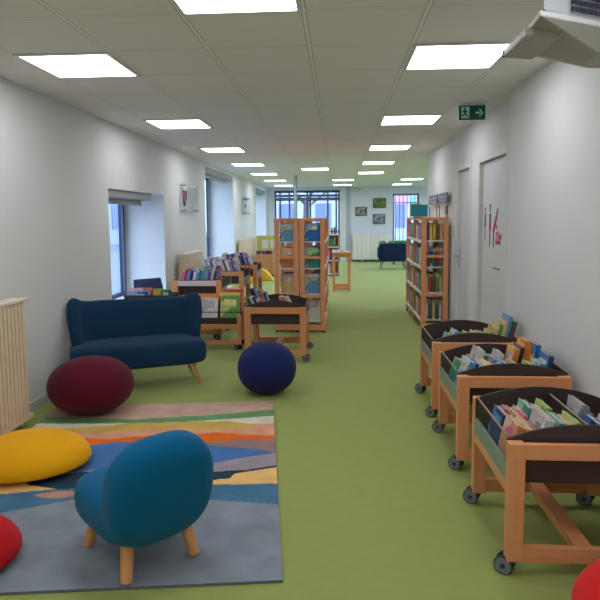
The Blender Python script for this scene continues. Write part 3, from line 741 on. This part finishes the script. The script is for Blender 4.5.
# low picture-book browser between sofa and aisle
t = thing('picture_book_display', 'low beech display with face-out picture books between sofa and aisle trough', 'book display', (-1.40, 6.75, 0))
for sx in (-1, 1):
    for sy in (-1, 1):
        b = MB(); x0 = -.32 if sx < 0 else .275; y0 = -.30 if sy < 0 else .0
        b.box(x0, x0+.045, y0, y0+.05, .065, .40); b.build('leg', WZ, t, bevel=.003); caster(t, x0+.022, y0+.025, .8*sx)
b = MB(); b.box(-.275, .275, -.30, -.27, .24, .295); b.build('front_rail', WX, t, bevel=.003)
b = MB(); b.box(-.275, .275, -.30, -.27, .065, .11); b.build('low_rail', WX, t, bevel=.003)
b = MB(); b.box(-.275, .275, -.29, -.275, .295, .365); b.build('front_ledge', HPL, t)
b = MB(); b.box(-.275, .275, -.27, .04, .255, .27); b.build('shelf_floor', HPL, t)
b = MB(); b.box(-.32, .32, -.286, -.280, .425, .435); b.build('retaining_bar', BLK, t)
b = MB(); b.box(-.275, .275, .0, .012, .27, .54); b.build('back_board', HPL, t)
b = MB(); b.box(-.275, .275, .0, .18, .54, .58); b.build('back_ledge', WX, t)
for sx in (-1, 1):
    b = MB(); x0 = -.275 if sx < 0 else .255; b.box(x0, x0+.02, .012, .18, .065, .54); b.build('rear_upright', WZ, t)
b = MB()
for sx in (-1, 1): b.box(sx*.32-.005, sx*.32+.005, -.29, -.27, .40, .44)
b.build('bar_end', BLK, t)
def flat_book(col, label, loc, tilt, w_, h_, t_=.012, group='face-out picture books', rz=R(90)):
    o = book(col, label, loc, (0, 0, 0), t_, w_, h_, group); o.rotation_mode = 'XYZ'
    o.matrix_world = Matrix.Translation(loc) @ Matrix.Rotation(R(tilt), 4, 'X') @ Matrix.Rotation(rz, 4, 'Z'); return o
flat_book('green', 'large bright green picture book facing out in the low display', (-1.225, 6.56, .275), -14, .21, .33)
flat_book('white', 'white picture book with red and black drawing facing out in the low display', (-1.485, 6.56, .275), -14, .23, .29)
flat_book('yellow', 'yellow picture book standing behind the green one', (-1.235, 6.61, .275), -14, .23, .36)
flat_book('red', 'red picture book standing behind the yellow one', (-1.23, 6.66, .275), -12, .23, .375)
flat_book('orange', 'orange picture book standing behind the white one', (-1.49, 6.61, .275), -14, .24, .345)

# box beside the window behind the sofa
t = thing('book_crate', 'dark crate on legs holding picture books in the window niche behind the sofa', 'book crate', (-2.08, 6.45, 0))
b = MB(); b.box(-.26, .26, -.16, .16, .46, .475); b.build('crate_floor', HPL, t)
for y0 in (-.16, .148):
    b = MB(); b.box(-.26, .26, y0, y0+.012, .475, .64); b.build('crate_side', HPL, t)
b = MB(); b.prism([(-.24, .64), (.11, .64), (.07, .81), (-.24, .785)], 'y', .10, .112); b.build('navy_back_panel', M('navy_panel', (52, 66, 96), .5), t)
for x0 in (-.26, .25):
    b = MB(); b.box(x0, x0+.012, -.148, .148, .475, .64); b.build('crate_end', HPL, t)
for sx in (-1, 1):
    for sy in (-1, 1):
        b = MB(); b.box(sx*.235-.02, sx*.235+.02, sy*.135-.02, sy*.135+.02, 0, .46); b.build('leg', WZ, t)
for i, (cl, dx, hh_) in enumerate((('bright blue', -.13, .20), ('pink', -.15, .235), ('red', -.06, .235), ('green', .04, .22), ('dark green', .13, .205))):
    flat_book(cl, '%s picture book standing in the crate behind the sofa' % cl, (-2.08+dx, 6.33+.035*i, .477), -6, (.17 if i < 4 else .15) if i else .25, hh_, group='picture books in the window crate')

# ------------------------------------------------------------------ bookcases
def bookcase(label, loc, W=.32, L=1.68, nb=2, name='bookcase'):
    """W on x, L on y; open ends as ladder frames"""
    t = thing(name, label, 'bookcase', loc, 0, 'tall beech bookcases')
    H_ = 1.465; p = .062; HW = W/2
    for i in range(nb+1):
        y = i*(L-.04)/nb
        b = MB(); b.box(-HW, -HW+p, y, y+.04, 0.03, H_); b.box(HW-p, HW, y, y+.04, .03, H_)
        for z, h in ((1.43, .035), (.95, .035), (.45, .035), (.03, .07)): b.box(-HW+p, HW-p, y, y+.04, z, z+h)
        b.build('ladder_frame', WZ, t, bevel=.002)
    for z in (.10, .455, .785, 1.125):
        b = MB(); b.box(-HW+.006, HW-.006, .042, L-.042, z+.03, z+.045)
        b.box(-HW-.002, -HW+.006, .042, L-.042, z+.015, z+.045); b.box(HW-.006, HW+.002, .042, L-.042, z+.015, z+.045)
        for i in range(1, nb):
            pass
        b.build('shelf', WHITEM, t)
    for i in range(nb):
        b = MB(); y0 = i*(L-.04)/nb+.045; y1 = (i+1)*(L-.04)/nb-.005
        b.box(-HW+.01, HW-.01, y0, y1, 1.425, 1.44); b.build('top_board', WY, t)
    b = MB()
    for x in [(-HW+p)+(W-2*p)*k/5 for k in range(1, 5)]: b.cyl((x, .012, .5), (x, .012, .94), .0018, n=6); b.cyl((x, .012, .12), (x, .012, .44), .0018, n=6)
    b.build('wire_end_grid', STEEL, t)
    for y in (.0, L-.04):
        for x in (-HW+.02, HW-.02): b = MB(); b.cyl((x, y+.02, 0), (x, y+.02, .03), .014, n=10); b.build('foot', CASTD, t)
    for z in (.40, .9, 1.3): 
        b = MB(); b.cyl((HW, .02, z), (HW+.008, .02, z), .012, n=12); b.build('bolt_cap', M('brass', (200, 160, 70), .4), t)
    return t
SHZ = (.146, .501, .831, 1.171)
SHN = ('bottom', 'second lowest', 'third', 'top')
BCR = (1.235, 7.65); bookcase('tall beech bookcase of closely shelved books along the right wall', (BCR[0], BCR[1], 0), W=.34, L=1.70)
pal = ['red', 'dark blue', 'cream', 'black', 'green', 'purple', 'white', 'brown', 'light blue', 'grey', 'pink', 'orange', 'dark green', 'teal']
for si, z in enumerate(SHZ):
    hmax = (.26, .24, .25, .215)[si]
    # end stack: spines towards the viewer
    for k in range(5):
        cl = [['white', 'dark green', 'cream', 'dark green', 'white'], ['cream', 'red', 'brown', 'green', 'cream'], ['red', 'dark blue', 'teal', 'red', 'grey'], ['brown', 'cream', 'yellow', 'brown', 'cream']][si][k]
        book(cl, '%s book, %s from left across the near end, %s shelf, right bookcase' % (cl, ORDN[k], SHN[si]), (1.235-.088+k*.044, 7.785, z+.001), (0, 0, 0), .035, .12, hmax-.01*(k % 3), 'books at the end of the right bookcase', False)
    for bay in range(2):
        y = 7.895 if bay == 0 else 7.65+.83+.05
        k = 0
        while k < (8 if bay == 0 else 10):
            cl = pal[(k*5+si*3+bay*7) % 14]; t_ = .055 if k % 3 else .045
            book(cl, '%s spine, %s along %s bay, %s shelf, right bookcase' % (cl, ORDN[k], ('near', 'far')[bay], SHN[si]), (1.165, y+t_/2, z+.001), (0, 0, R(-90)), t_, .16, hmax-.012*((k*7) % 4), 'books along the aisle side of the right bookcase', False)
            y += t_+.006+(.01 if k % 4 == 3 else 0); k += 1

# central pair
CX = ((-.648, 'left'), (-.328, 'right'))
bookcase('left of the pair of beech bookcases standing back to back in the middle', (-.657, 7.5, 0), W=.31, L=2.45, nb=3)
bookcase('right of the pair of beech bookcases standing back to back in the middle', (-.326, 7.5, 0), W=.325, L=2.45, nb=3)
ENDC = {'left': ('cream', 'cream', 'orange', 'light blue'), 'right': ('white', 'light blue', 'teal', 'bright blue')}
for xc, sd in CX:
    for si, z in enumerate(SHZ):
        hmax = (.27, .25, .26, .225)[si]
        cl = ENDC[sd][si]
        o = book(cl, '%s cover facing the end of the %s central bookcase, %s shelf' % (cl, sd, SHN[si]), (xc, 7.565, z+.001), (0, 0, R(90)), .02, .19, hmax, 'end books of the central bookcases', True)
        n = 13 if sd == 'right' else 5; y = 7.60
        xs = xc+.06 if sd == 'right' else xc
        for k in range(n):
            c2 = pal[(k*3+si*5+(4 if sd == 'right' else 0)) % 14]; t_ = (.045, .06, .035)[k % 3]
            book(c2, '%s spine, %s from near end, %s shelf, %s central bookcase' % (c2, ORDN[k], SHN[si], sd), (xs, y+t_/2, z+.001), (0, 0, R(90) if sd == 'right' else R(-90)), t_, .15, hmax-.012*((k*5) % 4), 'spines in the central bookcases', False)
            y += t_+.006

# signs on the bookcases
t = thing('shelf_sign', 'turquoise blank sign board standing on top of the right bookcase at its far end', 'sign', (1.12, 8.5, 1.441))
b = MB(); b.box(-.09, .14, -.008, .0, .035, .20); b.build('sign_board', M('turquoise_board', (44, 160, 186), .5), t)
b = MB(); b.box(-.10, .06, .06, .068, .035, .22); b.build('yellow_board', M('mustard_board', (216, 184, 74), .5), t)
b = MB(); b.box(-.05, .09, -.03, .07, .025, .035); b.box(.01, .02, -.006, .0, .03, .04);  b.box(-.05, .09, .03, .04, 0, .03); b.build('sign_foot', STEEL, t)
for (y0, y1, lb) in ((8.48, 9.22, 'far grey sign plate on two rods above the right bookcase'), (7.70, 8.34, 'near grey sign plate on two rods above the right bookcase')):
    t = thing('shelf_sign', lb, 'sign', (1.392, (y0+y1)/2, 1.441)); hl = (y1-y0)/2
    b = MB(); b.box(-.006, .006, -hl, hl, .215, .345); b.build('sign_plate', M('sign_grey', (118, 122, 126), .5), t)
    b = MB()
    for j in range(2): b.box(-.008, -.006, -hl+.06, hl-.12-.1*j, .285-.05*j, .30-.05*j)
    b.build('pale_lettering_lines', M('sign_text_pale', (168, 172, 176), .5), t)
    for s_ in (-1, 1):
        b = MB(); b.cyl((0, s_*(hl-.04), 0), (0, s_*(hl-.04), .19), .006, n=8); b.build('rod', M('rod_dark', (70, 72, 76), .4), t)
# thermostat-like box on the wall near the door
b = MB(); b.box(0, .03, -.05, .05, 0, .11); o = b.build('wall_switch', M('switch_grey', (150, 150, 150), .5), bevel=.004); o.location = (XR2-.03, 8.02-.16+.1, 1.50); tag(o, 'small grey wall switch box beside the far door', 'switch')

# ------------------------------------------------------------------ high table, cabinet, back shelf
t = thing('high_table', 'narrow high beech table with papers right behind the central bookcases', 'table', (.065, 12.1, 0))
b = MB(); b.box(-.19, .19, -.32, .32, .745, .77); b.build('tabletop', WX, t, bevel=.003)
for sx in (-1, 1):
    for sy in (-1, 1):
        b = MB(); b.box(sx*.155-.025, sx*.155+.025, sy*.28-.025, sy*.28+.025, 0, .745); b.build('leg', WZ, t, bevel=.003)
for sy in (-1, 1):
    b = MB(); b.box(-.13, .13, sy*.28-.015, sy*.28+.015, .68, .745); b.build('top_rail', WX, t)
    b = MB(); b.box(-.13, .13, sy*.28-.015, sy*.28+.015, .03, .09); b.build('low_rail', WX, t)
for i, (x, y, cl, rz) in enumerate(((-.03, 11.90, 'white', .1), (.15, 11.93, 'cream', -.1), (.14, 12.18, 'lilac', .1), (-.04, 12.16, 'white', -.1))):
    b = MB(); b.box(-.075, .075, -.105, .105, 0, .02+.006*i); o = b.build('magazine', CM[cl], bevel=.001); o.location = (x, y, .771); o.rotation_euler = (0, 0, rz)
    tag(o, '%s leaflet pile, %s from the front on the high table' % (cl, ORDN[i]), 'magazine', 'papers on the high table')
t = thing('back_bookcase', 'low pale bookcase near the glazed back wall behind the high table', 'bookcase', (-.28, 15.2, 0))
b = MB(); b.box(-.3, .3, 0, .02, 0, 1.05); b.build('back_panel', WCAB, t)
for x in (-.3, .28):
    b = MB(); b.box(x, x+.02, -.28, 0, 0, 1.05); b.build('side_panel', WCAB, t)
for z in (.04, .38, .72, 1.03):
    b = MB(); b.box(-.28, .28, -.28, 0, z, z+.02); b.build('shelf', WHITEM, t)
for z, nm in ((.061, 'bottom'), (.401, 'middle'), (.741, 'upper'), (1.051, 'top')):
    for k in range(7):
        cl = pal[(k*5+int(z*10)) % 14]
        book(cl, '%s book, %s from the left on the %s board of the low back bookcase' % (cl, ORDN[k], nm), (-.28-.21+k*.066, 15.08, z), (0, 0, 0), .045, .15, (.22, .24, .2)[k % 3]-(.04 if nm == 'top' else 0), 'books in the low back bookcase', False)
t = thing('low_cabinet', 'plain beech cabinet standing in the back left of the central bookcases', 'cabinet', (-1.86, 15.0, 0))
b = MB(); b.box(-.235, .235, -.2, .2, .05, .56); b.build('carcass', WCAB, t, bevel=.004)
b = MB(); b.box(-.215, .215, -.18, .18, 0, .05); b.build('plinth', CASTD, t)
b = MB(); b.box(-.23, .10, -.215, -.2, .07, .55); b.build('door', WCAB, t, bevel=.002)
b = MB(); b.box(.11, .23, -.215, -.2, .07, .55); b.build('door', wood_mat('beech_door', (198, 142, 100), (214, 160, 116), 2), t, bevel=.002)
for k in range(6):
    cl = ['purple', 'dark blue', 'brown', 'purple', 'black', 'red'][k]
    book(cl, '%s book, %s from the left lying low on the beech cabinet' % (cl, ORDN[k]), (-2.04+k*.07, 14.92, .562), (0, 0, 0), .06, .14, .09, 'books on the beech cabinet', False)
t = thing('display_frame', 'lime green framed display board with white sheets behind the beech cabinet', 'display board', (-1.76, 15.35, 0))
LIME = M('lime_frame', (206, 216, 120), .5)
b = MB(); b.box(-.36, -.31, 0, .02, .0, 1.02); b.box(.31, .36, 0, .02, .0, 1.02); b.box(-.31, .31, 0, .02, .96, 1.02); b.box(-.31, .31, 0, .02, .58, .66); b.build('frame', LIME, t)
b = MB(); b.box(-.31, .31, .008, .012, .66, .96); b.build('board', LIME, t)
for x0, x1 in ((-.22, -.06), (.0, .16)):
    b = MB(); b.box(x0, x1, -.003, .008, .68, .91); b.build('poster', M('poster_white', (232, 234, 242), .5), t)
for i, (x, y, s_, lb) in enumerate(((-2.00, 13.5, .13, 'yellow cube seat between the comics troughs and the cabinet'), (-1.72, 13.9, .15, 'orange yellow sloping cushion on the floor before the cabinet'))):
    b = MB()
    if i == 0: b.ellipsoid((0, 0, .2), (s_, s_, .2), .2, 24, 16, ez=.2)
    else: b.prism([(-.14, 0), (.22, 0), (.02, .24), (-.14, .28)], 'y', -.15, .15)
    o = b.build('seat_cube' if i == 0 else 'wedge_cushion', M('yellow_vinyl', (240, 190, 40), .5), smooth=(i == 0), bevel=0 if i == 0 else .02); o.location = (x, y, 0); tag(o, lb, 'cushion')
# red toy-like items on low display: red box with white lid
t = thing('toy_box', 'small red box with a white domed lid on the picture book display', 'box', (-1.24, 6.87, .58))
b = MB(); b.box(-.11, .11, -.045, .045, 0, .06); b.build('red_box', M('toy_red', (206, 44, 34), .5), t, bevel=.008)
b = MB(); b.ellipsoid((-.03, 0, .075), (.045, .03, .03), 1, 20, 12); b.build('white_lid', WHITEM, t, smooth=True)

# ------------------------------------------------------------------ radiators
CREAM = M('radiator_cream', (232, 214, 184), .45); CREAMT = M('radiator_top', (236, 226, 206), .45)
def radiator(label, x, y0, y1, z0, z1, depth=.13, step=.045):
    L = y1-y0; t = thing('radiator', label, 'radiator', (x, y0, z0), 0, 'cream column radiators'); Hh = z1-z0
    b = MB(); n = int(L/step)
    for i in range(n):
        y = i*step+.003; b.box(0, depth, y, y+step-.012, .03, Hh-.02)
        b.box(.01, depth-.008, y+step-.012, y+step-.001, .03, Hh-.03)
    b.build('column_bank', CREAM, t, bevel=.003)
    b = MB(); b.box(-.0, depth+.006, 0, L, Hh-.02, Hh); b.build('top_grille', CREAMT, t, bevel=.003)
    b = MB(); b.box(.0, depth, .0, L, .0, .03); b.build('bottom_header', CREAM, t)
    b = MB()
    for yy_ in (.15, L-.15): b.box(-.055, .0, yy_-.02, yy_+.02, Hh*.3, Hh*.8)
    b.build('wall_bracket', CREAM, t)
    b = MB(); b.cyl((.05, L-.05, 0), (.05, L-.05, -z0), .009, n=10); b.cyl((.09, .05, 0), (.09, .05, -z0), .009, n=10); b.build('pipe', CREAM, t)
    return t
radiator('tall ribbed cream radiator at the left edge of the photo', XL+.06, 2.4, 4.02, .06, .925, .11)
radiator('cream radiator on the left wall between sofa and tall middle window', XL+.06, 8.40, 9.45, .1, .965, .13, .07)
radiator('cream radiator on the left wall between the middle and far windows', XL+.06, 13.6, 16.3, .1, .975, .13, .07)
# back wall radiator, in the x direction
t = thing('radiator', 'wide cream ribbed radiator on the back wall below the three pictures', 'radiator', (.48, YB-.16, .08), 0)
b = MB()
for i in range(9): b.box(i*.145, i*.145+.139, 0, .08, 0, .86)
b.build('panel', M('radiator_ivory', (232, 230, 218), .5), t, bevel=.006)
b = MB(); b.box(0, 1.285, .08, .10, .05, .81); b.box(.3, .34, .10, .16, .1, .7); b.box(.95, .99, .10, .16, .1, .7); b.box(.3, .34, 0.08, .10, -.08, .05); b.build('rear_frame', M('radiator_ivory2', (210, 208, 190), .5), t)

# pictures on the back wall
def pic_mat(name, cs, scale):
    mt = bpy.data.materials.new(name); mt.use_nodes = True; nt = mt.node_tree; b = nt.nodes['Principled BSDF']; b.inputs['Roughness'].default_value = .4
    tc = nt.nodes.new('ShaderNodeTexCoord'); n = nt.nodes.new('ShaderNodeTexNoise'); n.inputs['Scale'].default_value = scale; n.inputs['Detail'].default_value = 3
    cr_ = nt.nodes.new('ShaderNodeValToRGB'); cr_.color_ramp.elements[0].position = .35; cr_.color_ramp.elements[1].position = .65
    cr_.color_ramp.elements[0].color = (*lin(cs[0]), 1); cr_.color_ramp.elements[1].color = (*lin(cs[1]), 1)
    nt.links.new(tc.outputs['Object'], n.inputs['Vector']); nt.links.new(n.outputs['Fac'], cr_.inputs['Fac']); nt.links.new(cr_.outputs['Color'], b.inputs['Base Color']); return mt
PM = [pic_mat('photo_mono', ((40, 46, 50), (170, 174, 170)), 9), pic_mat('photo_meadow', ((40, 66, 30), (128, 150, 56)), 6), pic_mat('photo_street', ((50, 58, 58), (170, 176, 172)), 8)]
for i, (x0, x1, z0, z1, lb) in enumerate(((.56, .955, 1.517, 1.817, 'lone left framed grey photograph on the back wall'), (1.15, 1.58, 1.775, 2.107, 'framed green landscape photograph, upper right on the back wall'), (1.15, 1.55, 1.249, 1.581, 'framed grey photograph, lower right on the back wall'))):
    t = thing('picture', lb, 'picture', ((x0+x1)/2, YB, z0)); hw = (x1-x0)/2; hh = z1-z0
    b = MB(); b.box(-hw, hw, -.025, -.001, 0, .025); b.box(-hw, hw, -.025, -.001, hh-.025, hh); b.box(-hw, -hw+.025, -.025, -.001, .025, hh-.025); b.box(hw-.025, hw, -.025, -.001, .025, hh-.025); b.build('frame', M('picture_frame', (96, 98, 92), .5), t)
    b = MB(); b.box(-hw+.025, hw-.025, -.015, -.004, .025, hh-.025); b.build('print', PM[i], t)
# clear leaflet holders on the left wall
for i, (y0, y1, lb) in enumerate(((8.75, 9.65, 'clear acrylic wall display with a pink bookmark hanging before the middle window'), (14.45, 15.4, 'clear acrylic wall display with purple leaflets between the far windows'))):
    t = thing('wall_display', lb, 'wall display', (XL, (y0+y1)/2, 1.57)); hl = (y1-y0)/2
    b = MB(); b.box(.075, .081, -hl, hl, 0, .43); b.box(.014, .075, -hl, -hl+.006, 0, .43); b.box(.014, .075, hl-.006, hl, 0, .43); b.box(.014, .075, -hl+.006, hl-.006, 0, .006); b.build('acrylic_case', ACR, t)
    b = MB(); b.box(.001, .012, -hl, hl, 0, .43); b.build('back_plate', M('display_back', (214, 216, 214), .4), t)
    b = MB()
    for s_ in (-1, 1):
        for z in (.03, .40): b.cyl((.0, s_*(hl-.04), z), (.09, s_*(hl-.04), z), .012, n=10)
    b.build('standoff', STEEL, t)
    b = MB()
    if i == 0:
        b.box(.02, .03, -hl+.10, -hl+.40, .33, .38, 2); b.box(.02, .03, -hl+.13, -hl+.21, .16, .33, 0); b.box(.02, .03, -hl+.28, -hl+.34, .18, .33, 0); b.cyl((.025, -hl+.19, .13), (.035, -hl+.19, .13), .045, n=14, mi=1)
    else:
        b.box(.02, .03, -hl+.15, hl-.2, .10, .33, 2); b.box(.02, .03, -hl+.15, hl-.2, .36, .41, 3); b.box(.031, .033, -hl+.3, hl-.4, .15, .26, 3)
    b.build('leaflet', [M('bookmark_pink', (170, 90, 100), .5), BLK, WHITEM, M('leaflet_violet', (120, 100, 160), .5)], t)
# smoke detector / camera on the back wall
t = thing('wall_spot', 'small pair of white spot lamps under the ceiling above the left picture', 'spot lamp', (.69, YB-.05, 2.36))
b = MB(); b.box(-.12, .12, 0, .05, .05, .08); b.build('mounting_bar', WHITEM, t)
for s_ in (-1, 1):
    b = MB(); b.cyl((s_*.09, .03, .055), (s_*.10, -.03, .01), .03, .035, 14); b.build('spot_head', WHITEM, t)

# ------------------------------------------------------------------ outdoors
PAVE = M('paving', (120, 124, 132), .9, var=.1, scale=2)
mb = MB(); mb.box(-40, 40, -20, 70, -.25, -.12); o = struct('ground', mb, PAVE)
t = thing('building', 'pale rendered building with grey windows across the street behind the glazed wall', 'building', (-1.5, 34, -.12))
b = MB(); b.box(-5, 9, 0, 6, 0, 3.4); b.build('wall', M('render_pale', (196, 200, 210), .9), t)
b = MB(); b.prism([(-5.4, 3.4), (9.4, 3.4), (9.0, 4.4), (-5.0, 4.4)], 'y', -.3, 6); b.build('roof', M('roof_slate', (120, 130, 146), .9), t)
for x in (-3.8, -1.9, .2, 2.2, 4.4):
    b = MB(); b.box(x, x+.9, -.04, .0, 1.0, 2.4); b.build('window', M('far_window', (120, 134, 160), .6), t)
t = thing('bare_tree', 'leafless street tree seen through the glazed back wall', 'tree', (-1.35, 24.5, -.12))
b = MB(); b.cyl((0, 0, 0), (.05, 0, 2.2), .16, .12, 14); b.build('trunk', M('bark', (96, 92, 98), .9, var=.2, scale=12), t)
b = MB(); random.seed(3)
def br(p, d, r, n):
    q = p+d; b.cyl(p, q, r, r*.65, 7)
    if n:
        for _ in range(3): br(q, (d*.72+Vector((random.uniform(-.4, .4), random.uniform(-.4, .4), random.uniform(-.1, .25)))*d.length), r*.6, n-1)
for a in range(5): br(Vector((.05, 0, 2.0+.05*a)), Vector((math.cos(a*1.3)*.7, math.sin(a*1.3)*.7, .55)), .06, 3)
b.build('branches', M('bark', (96, 92, 98)), t)
t = thing('street_banner', 'pink and turquoise panel outside behind the barred window', 'banner', (2.55, 22.5, .0))
b = MB(); b.box(-.5, .1, 0, .03, 1.95, 2.6); b.build('pink_panel', M('banner_pink', (236, 170, 214), .6), t)
b = MB(); b.box(.12, .34, -.02, -.001, 1.9, 2.5); b.build('turquoise_mark', M('banner_turq', (120, 200, 200), .6), t)
for x in (-.45, .45):
    b = MB(); b.cyl((x, .05, -.12), (x, .05, 2.6), .03, n=10); b.build('post', STEEL, t)
t = thing('building', 'long pale building added across the yard to dim the sky in the left windows', 'building', (-14, 6, -.12))  # building added so the left panes show less glare than open sky
b = MB(); b.box(-5, 0, 0, 44, 0, 5.2); b.build('wall', M('render_blue', (168, 178, 200), .9), t)
b = MB(); b.box(-5.2, .3, -.3, 44.3, 5.2, 5.45); b.build('roof_edge', M('roof_slate', (120, 130, 146)), t)
for k in range(12):
    b = MB(); b.box(0, .05, 1.2+k*3.6, 2.5+k*3.6, 1.0, 2.5); b.build('window', M('far_window', (176, 190, 206)), t)
